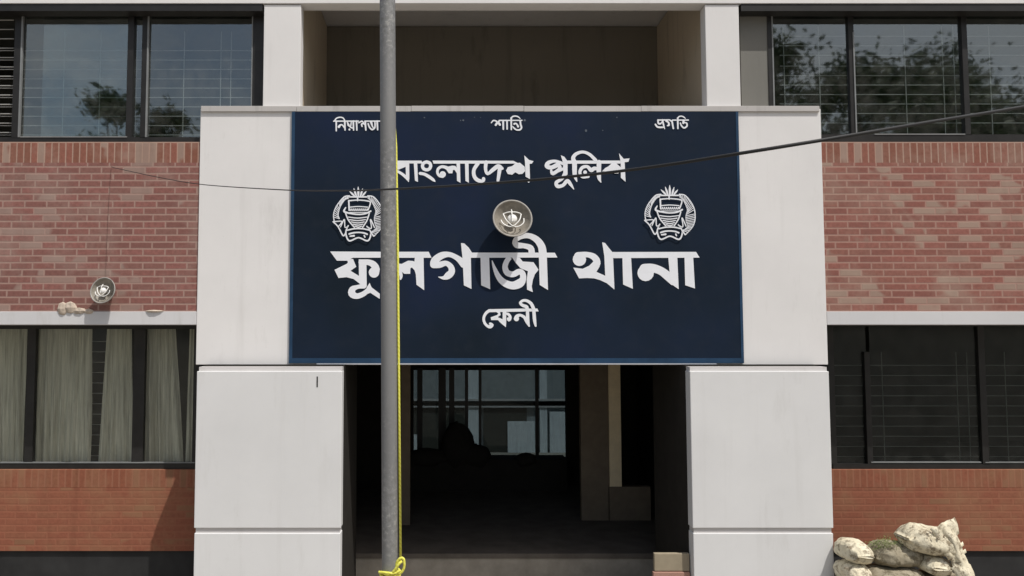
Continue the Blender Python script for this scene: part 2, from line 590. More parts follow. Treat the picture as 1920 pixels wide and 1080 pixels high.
def bars(m, pxs, pys, px0, px1, py0, py1, Y, r=0.004):
    for py in pys:
        m.tube([at(px0, py, Y), at(px1, py, Y)], r, 6)
    for px in pxs:
        a, b = at(px, (py0 + py1) / 2, Y), 0
        m.tube([(a.x, Y - 0.011, az(py0, Y)), (a.x, Y - 0.011, az(py1, Y))], r, 6)


def window(name_label, frame_boxes, panes, edge_boxes, grilles, Y, glass_mat, grille_mat='grille'):
    w = empty('window', at(*name_label[:2], Y), bld)
    if len(name_label) > 2: w['label'] = name_label[2]
    f = MB()
    for i, (a, b, c, d) in enumerate(frame_boxes):
        f.pbox(a, b, c, d, Y - 0.0025 * (i % 3), 0.06)
    f.build('frame', M['frame'], w)
    if edge_boxes:
        for (a, b, c, d) in edge_boxes:
            MB().pbox(a, b, c, d, Y - 0.009, 0.03).build('sash_edge', M['frame_edge'], w)
    for i, (a, b, c, d, k) in enumerate(panes):
        p = MB()
        q = (c + d) / 2
        yy = Y + 0.03 + 0.012 * k
        p.add([(ax(a, q, yy), yy, az(d, yy)), (ax(b, q, yy), yy, az(d, yy)), (ax(b, q, yy), yy, az(c, yy)), (ax(a, q, yy), yy, az(c, yy))], [(0, 1, 2, 3)])
        p.build('pane', M[glass_mat], w)
    if grilles:
        gm = MB()
        for gr in grilles: bars(gm, *gr)
        gm.build('grille', M[grille_mat], w)
    return w


gY = WU + 0.13
ys_up = [60 + 17.6 * i for i in range(12)]
# upper left window
window((250, 262, 'upper window with dark louvred end and tree reflected in it'),
       [(-700, 494, 4, 21), (-700, 494, 257, 270), (473, 494, 20, 258), (238, 249, 20, 258), (265, 276, 20, 258), (25, 38, 20, 258), (-215, -200, 20, 258), (-450, -435, 20, 258)],
       [(37, 239, 20, 258, 0), (80, 266, 20, 258, 1), (275, 474, 20, 258, 0), (-202, -90, 20, 258, 0)],
       [(37, 40, 22, 257), (274.5, 277, 22, 257), (471, 473, 22, 257), (38, 238, 255.5, 257.5)],
       [([120, 188, 256, 345, 414, 433], [95 + 17.6 * i for i in range(10)], -120, 490, 60, 262, gY, 0.0048),
        ([], [20 + 17.6 * i for i in range(14)], -200, 26, 20, 262, WU + 0.075, 0.006)],
       WU, 'glass_up')
# upper right window
window((1700, 262, 'upper window reflecting trees and bright sky'),
       [(1388, 2600, 4, 17), (1388, 2600, 252, 267), (1441, 1449, 16, 253), (1593, 1603, 16, 253), (1806, 1816, 16, 253), (2040, 2052, 16, 253)],
       [(1448, 1594, 16, 253, 0), (1602, 1807, 16, 253, 0), (1815, 2041, 16, 253, 0), (2050, 2590, 16, 253, 0)],
       [(1449, 1451.5, 17, 252), (1602, 1604.5, 60, 252), (1640, 1810, 250.5, 252.5)],
       [([1470, 1536, 1697, 1768, 1789, 1856], [68 + 17.8 * i for i in range(3)] + [124 + 17.8 * i for i in range(7)], 1462, 2000, 50, 258, gY, 0.0048)],
       WU, 'glass_up')
for a, b in ((XL, ax(493, 20, 8.2)), (ax(1388, 20, 8.2), XR)):
    MB().box(a, b, 8.176, WU - 0.006, az(20.5, 8.176), zt - 0.001).build('dark_head_fill', M['frame'], bld)  # dark strip added over the soffit, for its shade and the frame top
# rooms behind the upper windows
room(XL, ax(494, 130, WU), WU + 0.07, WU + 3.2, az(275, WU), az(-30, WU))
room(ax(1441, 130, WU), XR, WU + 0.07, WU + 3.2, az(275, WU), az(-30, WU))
for a, b in ((XL, ax(500, 130, U)), (ax(1380, 130, U), XR)):
    MB().box(a, b, U + 0.141, WU + 0.06, az(266, U) - 0.06, az(267, U)).build('window_sill', M['frame'], bld)

lY = WL + 0.16
ys_lo = [700 + 19.0 * i for i in range(10)]
# lower left window
window((200, 880, 'lower window with olive grey curtains behind the glass'),
       [(-700, 372, 596, 617), (-700, 372, 869, 884), (49, 64, 616, 870), (249, 270, 616, 870), (362, 372, 616, 870), (-160, -146, 616, 870), (-380, -366, 616, 870)],
       [(-700, 50, 616, 870, 0), (63, 250, 616, 870, 1), (269, 363, 616, 870, 0)],
       [(0, 365, 866.5, 868.5)],
       [([], [640 + 19.5 * i for i in range(12)], 150, 215, 616, 880, lY + 0.12, 0.005)],
       WL, 'glass_low')
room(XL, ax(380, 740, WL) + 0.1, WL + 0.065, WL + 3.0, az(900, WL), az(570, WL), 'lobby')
# lower right window
window((1740, 880, 'dark lower window with a barely visible grille'),
       [(1553, 2600, 592, 612), (1562, 2600, 870, 884), (1553, 1566, 611, 871), (1624, 1634, 660, 871), (1838, 1850, 611, 871), (2060, 2072, 611, 871)],
       [(1565, 1626, 611, 871, 1), (1633, 1839, 611, 871, 0), (1849, 2061, 611, 871, 1), (2070, 2590, 611, 871, 0)],
       [(1634, 1840, 866, 868), (1848, 2050, 866.3, 868)],
       [([1655, 1795, 1815, 1886], [685 + 19.0 * i for i in range(10)], 1560, 2060, 660, 874, lY, 0.0045)],
       WL, 'glass_dark', 'grille_low')
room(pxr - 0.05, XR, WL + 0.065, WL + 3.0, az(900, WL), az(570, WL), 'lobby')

# ------------------------------------------------------------------ entrance surround (portal)
por = empty('entrance_surround', (0.8, P, GZ), bld)
z_b1, z_b0 = az(204, B), az(684, B)
MB().box(xl, xr, B, U + 0.16, z_b0, z_b1).build('sign_wall', M['white'], por, bevel=0.006)

# coping, slightly uneven lengths with open joints
cp = MB()
zc0, zc1 = az(209, B - 0.02), az(198.5, B - 0.02)
xs = [ax(376.5, 204, B - 0.02), -1.62, -0.35, 0.9, 2.2, ax(1537, 204, B - 0.02)]
for i in range(5):
    j = random.uniform(-0.003, 0.003)
    cp.box(xs[i] + 0.0015, xs[i + 1] - 0.0015, B - 0.022 + j, U + 0.18, zc0 + j, zc1 + j)
cp.build('coping', M['coping'], por, bevel=0.004)
# piers: three blocks with recessed joints
px_in_l, px_in_r = ax(640, 860, P), ax(1296.5, 860, P)
px_ou_l, px_ou_r = ax(366, 860, P), ax(1559, 860, P)
z1, z2, z3 = az(696, P), az(990.5, P), az(1000, P)
for (a, b) in ((px_ou_l, px_in_l), (px_in_r, px_ou_r)):
    MB().box(a + 0.012, b - 0.004, P + 0.035, U + 0.30, z1 + 0.0005, z_b0 - 0.012).build('joint_backing', M['groove'], por)
    pr = MB().box(a, b, P, P + 0.15, z2, z1).build('pier', M['white_low'], por, bevel=0.007)
    MB().box(a + 0.004, b - 0.004, P + 0.002, P + 0.15, GZ, z3).build('pier_base', M['white_low'], pr, bevel=0.007)
    MB().box(a + 0.014, b - 0.014, P + 0.018, P + 0.15, z3 + 0.001, z2 - 0.001).build('joint_backing', M['groove'], pr)
# short crack near the top of the left pier
MB().pbox(593.5, 596, 706, 726, P - 0.002, 0.01).build('crack', M['frame'], por)
# dark core walls behind the piers
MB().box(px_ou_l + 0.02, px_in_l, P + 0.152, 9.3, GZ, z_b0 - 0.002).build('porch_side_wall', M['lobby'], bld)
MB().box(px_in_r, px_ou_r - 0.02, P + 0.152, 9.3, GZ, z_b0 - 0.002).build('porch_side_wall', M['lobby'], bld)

# ------------------------------------------------------------------ porch and lobby
YF = 9.30
zf = az(1038, YF)
MB().box(px_in_l - 0.5, px_in_r + 1.1, YF, 14.2, zf - 0.06, zf).build('lobby_floor', M['floor'], bld, bevel=0.006)
MB().box(px_in_l - 0.5, px_in_r + 0.5, YF + 0.02, YF + 0.2, GZ, zf - 0.061).build('step_riser', M['riser'], bld)
zc = z_b0 + 0.004
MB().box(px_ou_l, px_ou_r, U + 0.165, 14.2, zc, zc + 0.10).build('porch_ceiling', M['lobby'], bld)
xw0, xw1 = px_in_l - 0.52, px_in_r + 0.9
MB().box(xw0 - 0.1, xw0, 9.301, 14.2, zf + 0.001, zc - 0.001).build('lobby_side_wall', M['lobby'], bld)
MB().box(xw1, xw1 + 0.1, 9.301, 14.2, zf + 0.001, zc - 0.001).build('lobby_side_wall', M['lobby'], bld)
# brown post left of the rear window, and the partition right of it
MB().pbox(752, 769, 640, 985, 10.6, 0.12).build('door_post', M['lobby_part'], bld)
YP = 10.9
pw = MB()
pw.pbox(1089, 1141, 640, 976, YP, 0.12)
pw.pbox(1141.2, 1220, 913, 976, YP, 0.12)
pw.build('partition_wall', M['lobby_part'], bld)
MB().pbox(1141.5, 1164, 640, 912.5, YP + 0.004, 0.10).build('door_jamb', M['jamb'], bld)
# rear wall with the window at the far end
YR = 13.6
rw = MB()
ra, rb, rc, rd = ax(775, 780, YR), ax(1062, 780, YR), az(859, YR), az(694, YR)
rw.box(xw0, ra, YR, YR + 0.15, zf, zc)
rw.box(rb, xw1, YR, YR + 0.15, zf, zc)
rw.box(ra + 0.001, rb - 0.001, YR, YR + 0.15, zf, rc)
rw.box(ra + 0.001, rb - 0.001, YR, YR + 0.15, rd, zc)
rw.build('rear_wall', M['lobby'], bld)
rear = empty('rear_window', (0, YR, rc), bld)
for (a, b) in ((782, 792), (822, 836), (842, 852), (872, 878), (898, 903), (1004, 1010)):
    MB().pbox(a, b, 690, 862, YR - 0.02 + 0.001 * (a % 5), 0.05).build('mullion', M['frame'], rear)
tb = MB().pbox(770, 1070, 752, 761, YR + 0.075, 0.02)
tb.build('transom', M['frame_edge'], rear)
p = MB()
p.box(ra, rb, YR + 0.06, YR + 0.064, rc, rd)
p.build('pane', M['glass_rear'], rear)
# dark counter below the rear window
MB().pbox(770, 1064, 862, 1000, 12.9, 0.5).build('counter_front', M['lobby'], bld)
yw = MB().box(-12, 14, 20, 20.2, GZ, 3.2).build('yard_wall', M['yard_wall'])
MB().pbox(907, 988, 764, 900, 19.96, 0.03).build('door', M['shed'], yw)
MB().pbox(700, 872, 764, 900, 19.96, 0.03).build('door', M['shed'], yw)
for a, b, c, d in ((878, 897, 650, 900), (952, 1003, 790, 900), (1012, 1026, 650, 900), (1031, 1075, 772, 900), (776, 782, 815, 900)):
    MB().pbox(a, b, c, d, 19.93, 0.02).build('curtain_standin', M['drape'], yw)  # pale strips added on the yard wall, standing in for bright curtains
MB().pbox(600, 1200, 748, 764, 19.90, 0.025).build('ledge', M['groove'], yw)
tag(bpy.data.objects['yard_wall'], 'pale blue grey yard wall seen through the far rear window', 'wall')
# heaped bundles on the counter, seen against the rear window
hb = MB()  # dark lumps in place of a silhouette that is not identified
sb = MB()
for (px, py, w_, h_) in ((800, 858, 84, 34), (858, 838, 64, 84), (892, 856, 60, 44), (985, 862, 44, 24)):
    c0 = at(px, py, 13.0)
    for q in range(1):
        n = 14
        vs = []
        for j in range(9):
            th = j / 8 * math.pi
            for i in range(n):
                a = 2 * math.pi * i / n
                kk = 1 + 0.22 * mnoise.noise(Vector((math.cos(a) * 1.5 + px, math.sin(a) * 1.5, j * .6)))
                vs.append((c0.x + w_ / 215 * kk * math.sin(th) * math.cos(a), 13.0 + 0.2 * kk * math.sin(th) * math.sin(a), c0.z + h_ / 215 * kk * math.cos(th)))
        (sb if px == 985 else hb).add(vs, [[j * n + i, j * n + (i + 1) % n, (j + 1) * n + (i + 1) % n, (j + 1) * n + i] for j in range(8) for i in range(n)])
tag(hb.build('shape_heap', M['lobby'], smooth=True), 'dark heap of bundles silhouetted against the rear window', 'shapes')
tag(sb.build('shape', M['lobby'], smooth=True), 'small dark bundle at the right end of the counter', 'shape')
# low kerb block at the right end of the step, with grass
kb = tag(empty('kerb_block', at(1260, 1080, 8.05)), 'low beige and pink ledge block at the foot of the right pier', 'kerb')
MB().pbox(1227, 1293, 1038, 1071, 8.00, 0.05).build('tile_top', M['planter'], kb, bevel=0.006)
MB().box(ax(1225, 1075, 7.985), ax(1294, 1075, 7.985), 7.985, 8.04, GZ, az(1073, 7.985)).build('step_base', M['pink'], kb, bevel=0.006)
# ------------------------------------------------------------------ curtains
CUR = [((-70, 53), (-75, 46), 'leftmost olive curtain, cut by the edge of the photo'),
       ((69, 173), (57, 170), 'widest olive curtain with bright hanging folds'),
       ((202, 247), (183, 252), 'olive curtain flaring towards the sill beside the narrow gap'),
       ((274, 328), (268, 343), 'plain olive curtain right of the thick black mullion'),
       ((356, 376), (345, 372), 'greyish sliver of curtain beside the white pier')]
for (t0, t1), (b0, b1), lab in CUR:
    Yc = WL + 0.13
    m = MB()
    NX, NZ = 60, 14
    nf = max(2, (t1 - t0) / 13.0)
    ph = random.uniform(0, 6)
    for j in range(NZ + 1):
        tz = j / NZ
        py = 600 + tz * (878 - 600)
        a, b = t0 + (b0 - t0) * tz, t1 + (b1 - t1) * tz
        for i in range(NX + 1):
            s = i / NX
            q = at(a + (b - a) * s, py, Yc)
            sw = s + 0.02 * math.sin(7 * s + 2.5 * tz + ph)
            q.y += (0.030 * math.sin(nf * 2 * math.pi * sw + ph) * (0.35 + abs(mnoise.noise(Vector((s * 4 + ph, tz * .7, 2)))) * 1.9) + 0.035 * mnoise.noise(Vector((s * nf * 1.3 + ph, tz * 1.2, ph)))) * (0.45 + 0.55 * tz)
            m.v.append(tuple(q))
    for j in range(NZ):
        for i in range(NX):
            k = j * (NX + 1) + i
            m.f.append([k, k + 1, k + NX + 2, k + NX + 1])
    tag(m.build('curtain', M['curtain'], smooth=True), lab, 'curtain', 'curtains in the lower left window')

# ------------------------------------------------------------------ the sign
SY = B - 0.022
sign = tag(empty('police_sign', at(968, 684, SY)), 'large navy blue sign board with white Bengali lettering over the entrance', 'sign')


def rect_at(px0a, px1a, py0, px0b, px1b, py1, Y):
    return [at(px0a, py0, Y), at(px1a, py0, Y), at(px1b, py1, Y), at(px0b, py1, Y)]


sx0, sx1 = ax(544.5, 445, SY), ax(1389.5, 445, SY)
sz0, sz1 = az(681, SY), az(209.2, SY) - 0.002
MB().box(sx0, sx1, SY, B - 0.001, sz0, sz1).build('board', M['navy'], sign)
bo = MB()
e = 0.036
bo.box(sx0, sx0 + e, SY - 0.004, SY - 0.0005, sz0, sz1)
bo.box(sx1 - e * 0.8, sx1, SY - 0.004, SY - 0.0005, sz0, sz1)
bo.box(sx0 + e + 0.0005, sx1 - e * 0.8 - 0.0005, SY - 0.004, SY - 0.0005, sz0, sz0 + 0.055)
bo.build('edge_band', M['blue'], sign)
MB().box(sx0 + 0.3, sx1 - 0.3, SY - 0.004, B - 0.001, sz0 - 0.013, sz0 - 0.001).build('bottom_trim', M['trim'], sign)


class Paint:
    """flat paint on the board: every stroke lies a hair in front of the one before"""
    def __init__(s, ox, oy, k, Y):
        s.ox, s.oy, s.k, s.Y, s.m, s.i = ox, oy, k, Y, MB(), 0

    def w(s, x, y, Y): return at(s.ox + x / s.k, s.oy + y / s.k, Y)

    def poly(s, pts):
        s.i += 1
        Y = s.Y - 0.00012 * s.i
        s.m.add([s.w(x, y, Y) for x, y in pts], [list(range(len(pts)))[::-1]])
        return s

    def disc(s, x, y, d):
        return s.poly([(x + d / 2 * math.cos(a * math.pi / 8), y + d / 2 * math.sin(a * math.pi / 8)) for a in range(16)])

    def st(s, *pts, caps=True):
        s.i += 1
        avg = sum(p[2] for p in pts) / len(pts)
        c = catmull(pts, max(avg * 0.22, 2.0))
        n = len(c)
        vs, fs = [], []
        for i, (x, y, w_) in enumerate(c):
            Y = s.Y - 0.00012 * s.i - 0.000004 * i
            a, b = c[max(i - 1, 0)], c[min(i + 1, n - 1)]
            dx, dy = b[0] - a[0], b[1] - a[1]
            l = math.hypot(dx, dy) or 1
            nx, ny = -dy / l * w_ / 2, dx / l * w_ / 2
            vs += [s.w(x + nx, y + ny, Y), s.w(x - nx, y - ny, Y)]
        for i in range(n - 1):
            fs.append([2 * i, 2 * i + 1, 2 * i + 3, 2 * i + 2])
        s.m.add(vs, fs)
        if caps:
            s.disc(*c[0]); s.disc(*c[-1])
        return s

    def done(s, name, parent): return s.m.build(name, M['letter'], parent)


LY = SY - 0.003
# --- ফুলগাজী
p = Paint(610, 440, 8.309, LY)
p.poly([(75, 262), (900, 266), (900, 358), (430, 360), (340, 405), (180, 405)])
p.poly([(890, 266), (1610, 266), (1655, 360), (890, 360)])
p.poly([(335, 380), (432, 380), (482, 500), (392, 562), (520, 640), (560, 660), (560, 790), (530, 760), (440, 690), (330, 662), (205, 675), (143, 548), (338, 452), (352, 428)])
p.poly([(520, 385), (600, 385), (640, 470), (645, 810), (560, 830), (525, 700)])
p.st((560, 430, 88), (670, 430, 88), (745, 462, 105), (790, 530, 118), (758, 588, 165))
p.st((600, 800, 80), (500, 815, 62), (425, 850, 100), (415, 920, 115), (490, 957, 88), (590, 925, 80), (670, 860, 70))
p.poly([(640, 830), (690, 750), (720, 820), (848, 920), (848, 1000), (700, 905), (640, 930)])
p.st((1170, 690, 30), (1180, 640, 50), (1150, 570, 60), (1060, 540, 60), (990, 600, 70), (1000, 700, 70), (1080, 750, 60))
p.poly([(1060, 440), (1190, 455), (1290, 405), (1370, 410), (1425, 445), (1425, 640), (1395, 560), (1350, 512), (1325, 522), (1322, 610), (1230, 610), (1150, 545), (1060, 520)])
p.poly([(1395, 340), (1530, 340), (1540, 865), (1420, 780), (1410, 620), (1380, 520)])
q = Paint(800, 430, 7.385, LY - 0.002)
q.st((515, 480, 110), (430, 402, 76), (320, 350, 70), (210, 362, 95), (112, 432, 105), (95, 490, 95))
q.st((95, 492, 92), (180, 490, 88), (270, 470, 70), (335, 520, 80), (345, 590, 92), (290, 645, 95), (230, 672, 48), (160, 658, 8), caps=False)
q.poly([(475, 190), (520, 195), (580, 250), (628, 322), (612, 400), (620, 825), (515, 775), (505, 560), (495, 390)])
q.poly([(590, 322), (1550, 322), (1775, 324), (1810, 390), (610, 394)])
q.poly([(745, 380), (865, 380), (880, 830), (755, 775)])
q.st((905, 430, 10), (940, 540, 48), (1000, 665, 78), (1080, 742, 96), (1190, 778, 108), (1290, 745, 120), (1335, 680, 88), (1325, 610, 84), (1280, 585, 80), (1200, 622, 80), (1115, 600, 84), (1085, 520, 76), (1110, 440, 72), (1150, 385, 70), caps=False)
q.poly([(1290, 395), (1330, 445), (1480, 455), (1550, 560), (1500, 620), (1470, 700), (1455, 790), (1470, 870), (1390, 835), (1385, 700), (1402, 580), (1300, 540), (1230, 460), (1180, 385)])
q.st((1455, 340, 90), (1440, 260, 84), (1350, 228, 70), (1250, 218, 86), (1222, 165, 70), (1290, 102, 78), (1410, 88, 74), (1520, 140, 90), (1590, 235, 105), (1608, 340, 112), caps=False)
q.poly([(1552, 320), (1662, 320), (1680, 840), (1565, 770)])
p.m.add(q.m.v, q.m.f)
p.done('lettering', sign)['label'] = 'largest white word, the station name, left half of its line'
# --- থানা
p = Paint(1060, 440, 7.385, LY)
p.disc(195, 342, 185)
p.st((180, 300, 120), (290, 275, 76), (390, 305, 88), (438, 375, 98), (405, 450, 95))
p.poly([(110, 455), (240, 472), (330, 430), (390, 370), (490, 390), (470, 450), (430, 515), (555, 570), (570, 670), (480, 628), (400, 605), (300, 600), (190, 605)])
p.poly([(510, 105), (550, 115), (600, 180), (655, 245), (662, 330), (680, 760), (560, 660), (552, 560), (540, 300)])
p.poly([(600, 240), (1810, 238), (1860, 318), (600, 325)])
p.poly([(790, 310), (910, 310), (935, 750), (800, 690)])
p.disc(1112, 530, 228)
p.st((1090, 465, 120), (1200, 462, 118), (1320, 500, 112), (1420, 575, 120), (1490, 650, 100))
p.poly([(1425, 310), (1550, 310), (1570, 755), (1460, 680), (1440, 480)])
p.poly([(1650, 310), (1770, 310), (1795, 745), (1660, 700)])
p.done('lettering', sign)['label'] = 'large white word for police station, right half of its line'
# --- ফেনী
p = Paint(880, 560, 12.0, LY)
p.st((520, 272, 66), (450, 272, 68), (372, 330, 64), (325, 430, 60), (338, 530, 60), (395, 605, 60), (465, 632, 78), (512, 592, 74), (470, 562, 56))
p.poly([(430, 237), (1240, 222), (1530, 222), (1560, 287), (1240, 290), (440, 305)])
p.poly([(590, 290), (690, 290), (705, 370), (640, 415), (765, 470), (770, 560), (640, 482), (490, 482), (480, 420), (630, 365), (650, 330)])
p.st((790, 300, 80), (792, 540, 76), (815, 630, 16))
p.st((690, 492, 60), (760, 555, 60), (812, 618, 26))
p.st((800, 332, 56), (880, 352, 60), (920, 420, 66), (892, 480, 76), (872, 450, 60))
p.st((1060, 450, 118), (1075, 395, 84), (1150, 372, 60), (1240, 422, 68), (1290, 520, 62), (1345, 612, 40))
p.st((1308, 290, 72), (1318, 500, 70), (1348, 620, 30))
p.st((1450, 240, 74), (1468, 480, 74), (1492, 612, 44))
p.st((1292, 250, 84), (1290, 185, 76), (1200, 150, 70), (1145, 98, 60), (1200, 46, 60), (1290, 46, 64), (1390, 112, 74), (1452, 240, 76))
p.done('lettering', sign)['label'] = 'small white word below the big line, the district name'
# --- বাংলাদেশ
p = Paint(740, 285, 13.714, LY)
p.poly([(-260, 222), (690, 222), (720, 295), (-260, 295)])
p.poly([(-60, 290), (300, 285), (300, 372), (110, 450), (-60, 470), (-110, 420)])
p.st((30, 470, 60), (190, 565, 72), (320, 680, 74), (358, 765, 16))
p.st((327, 280, 95), (335, 690, 86))
p.poly([(490, 285), (580, 285), (600, 770), (522, 738)])
p.st((820, 255, 84), (900, 285, 84), (925, 360, 84), (890, 435, 84), (820, 458, 84), (745, 430, 84), (715, 360, 84), (745, 285, 84), (820, 255, 84))
p.st((655, 550, 78), (770, 572, 80), (900, 648, 84), (1000, 722, 70), (1042, 765, 14))
p.disc(1235, 575, 165)
p.st((1240, 640, 56), (1150, 612, 66), (1100, 530, 70), (1122, 430, 74), (1210, 378, 72), (1310, 395, 84), (1390, 440, 110))
p.poly([(1330, 385), (1480, 350), (1560, 358), (1610, 420), (1605, 560), (1540, 462), (1500, 462), (1485, 548), (1390, 548), (1330, 460)])
p.poly([(1590, 285), (1680, 285), (1692, 792), (1602, 742)])
p.poly([(1808, 285), (1900, 285), (1908, 792), (1820, 742)])
q = p
p = Paint(600, 200, 4.8, LY - 0.002)
p.poly([(1012, 485), (1740, 487), (1790, 512), (1022, 513)])
p.m.add(q.m.v, q.m.f)
p.st((1420, 512, 34), (1385, 570, 32), (1390, 630, 34), (1425, 664, 34), (1470, 668, 26), (1472, 648, 30))
p.st((1495, 500, 34), (1490, 560, 30), (1508, 604, 26), (1560, 565, 36), (1605, 535, 36), (1640, 556, 26))
p.st((1618, 560, 36), (1602, 664, 26))
p.poly([(1674, 576), (1690, 545), (1730, 535), (1760, 508), (1800, 505), (1842, 540), (1846, 580), (1822, 605), (1790, 608), (1757, 590), (1730, 612), (1690, 606)])
p.poly([(1838, 438), (1882, 480), (1922, 490), (1907, 512), (1886, 515), (1890, 652), (1850, 630), (1845, 500)])
p.disc(1878, 676, 16)
p.done('lettering', sign)['label'] = 'medium white word, the country name, partly behind the pole'
# --- পুলিশ
p = Paint(920, 200, 4.8, LY)
p.st((650, 512, 28), (580, 490, 26), (520, 505, 36), (506, 535, 40), (545, 548, 36), (600, 524, 42))
p.st((605, 520, 36), (622, 556, 32), (560, 602, 32), (545, 575, 20))
p.st((560, 600, 24), (660, 556, 26))
p.poly([(632, 438), (662, 450), (692, 490), (692, 612), (655, 612), (650, 500)])
p.st((672, 600, 40), (640, 650, 28), (592, 682, 32), (602, 716, 34), (650, 708, 30), (690, 668, 34), (720, 700, 28), (748, 742, 8))
p.poly([(660, 485), (1170, 485), (1180, 512), (660, 514)])
p.st((755, 500, 42), (742, 462, 36), (770, 425, 30), (830, 408, 26), (890, 430, 28), (945, 482, 30))
p.st((755, 500, 44), (757, 610, 38), (775, 672, 10))
p.disc(850, 590, 34)
p.st((880, 630, 22), (825, 632, 24), (803, 590, 28), (825, 548, 30), (870, 540, 28), (905, 572, 36), (930, 556, 34), (965, 560, 30))
p.st((975, 500, 42), (975, 630, 36), (992, 680, 8))
p.poly([(1003, 582), (1030, 552), (1058, 538), (1092, 508), (1128, 508), (1172, 546), (1172, 582), (1148, 601), (1114, 602), (1086, 584)])
p.poly([(1155, 420), (1198, 470), (1250, 465), (1240, 496), (1206, 500), (1214, 676), (1172, 640), (1170, 500)])
p.done('lettering', sign)['label'] = 'medium white word for police, crossed by the black cable'
# --- three small words along the top
p = Paint(620, 212, 19.2, LY)
p.st((110, 292, 50), (1000, 290, 46)).st((1270, 290, 46), (2100, 290, 46))
p.st((200, 290, 60), (202, 640, 48)).st((140, 285, 48), (200, 195, 46), (330, 152, 46), (450, 180, 46), (512, 290, 48))
p.st((295, 495, 92), (350, 430, 66), (420, 430, 52), (490, 520, 56)).st((506, 290, 66), (518, 610, 52))
p.st((600, 330, 40), (640, 425, 84)).st((640, 440, 60), (740, 520, 52), (800, 540, 46)).disc(675, 592, 72)
p.st((740, 330, 40), (725, 450, 46)).st((812, 290, 66), (826, 612, 48)).st((930, 290, 62), (942, 612, 50))
p.st((1010, 350, 44), (1060, 320, 48), (1130, 292, 48), (1185, 370, 44), (1115, 395, 56), (1130, 480, 50)).st((1180, 380, 40), (1245, 430, 44)).st((1242, 300, 70), (1266, 612, 52))
p.st((1350, 380, 52), (1392, 500, 56), (1490, 592, 58), (1590, 515, 54), (1592, 300, 50)).st((1455, 320, 90), (1498, 460, 54), (1530, 520, 40))
p.st((1672, 290, 66), (1690, 602, 52))
p.done('lettering', sign)['label'] = 'small white word at the top left, partly behind the pole'
p = Paint(915, 212, 19.2, LY)
p.st((118, 352, 36), (190, 272, 50), (280, 282, 50), (350, 340, 60)).st((405, 265, 46), (1222, 262, 44))
p.st((278, 428, 76), (355, 338, 84), (430, 420, 80)).st((380, 310, 60), (430, 265, 46))
p.st((545, 275, 70), (552, 580, 56)).st((685, 275, 62), (688, 575, 52)).st((836, 180, 66), (840, 592, 52))
p.st((832, 205, 52), (880, 132, 50), (980, 108, 50), (1080, 132, 46), (1155, 195, 32))
p.st((950, 388, 76), (1020, 378, 50), (1085, 485, 76)).st((1160, 275, 64), (1172, 400, 62), (1205, 520, 60), (1145, 602, 60), (1030, 602, 54), (950, 550, 54), (890, 488, 40))
p.done('lettering', sign)['label'] = 'small white word at the top centre of the board'
p = Paint(1215, 210, 19.2, LY)
p.st((350, 290, 48), (780, 284, 46)).st((880, 292, 44), (1455, 290, 46))
p.st((360, 290, 56), (372, 400, 60), (440, 425, 58), (495, 375, 44), (525, 320, 40)).st((520, 290, 62), (552, 430, 60), (600, 605, 30))
p.st((268, 448, 60), (335, 532, 64), (450, 552, 64), (565, 545, 54))
p.st((660, 325, 74), (740, 380, 60), (750, 470, 74), (700, 492, 46)).st((780, 288, 52), (860, 340, 54)).st((862, 320, 62), (912, 592, 56))
p.st((1070, 220, 66), (1076, 592, 54)).st((1066, 240, 52), (1110, 172, 46), (1200, 150, 46), (1290, 182, 44), (1345, 232, 30))
p.st((1165, 400, 48), (1212, 502, 56), (1300, 572, 58), (1400, 505, 58), (1392, 400, 50), (1330, 385, 46)).st((1282, 310, 92), (1272, 396, 76))
p.done('lettering', sign)['label'] = 'small white word at the top right of the board'
# paint flecks near the top edge of the board
for (x, y, d) in ((940, 98, 14), (1265, 124, 12), (1290, 122, 16), (1390, 96, 8), (1445, 98, 8), (1842, 122, 22), (2395, 216, 22), (2545, 214, 12), (2672, 96, 12), (2640, 508, 12)):
    p = Paint(600, 200, 4.8, LY + 0.001)
    p.poly([(x + d * random.uniform(.35, .65) * math.cos(a * .785), y + d * random.uniform(.3, .6) * math.sin(a * .785)) for a in range(8)])
    p.m.build('paint_fleck', M['spot'], sign)


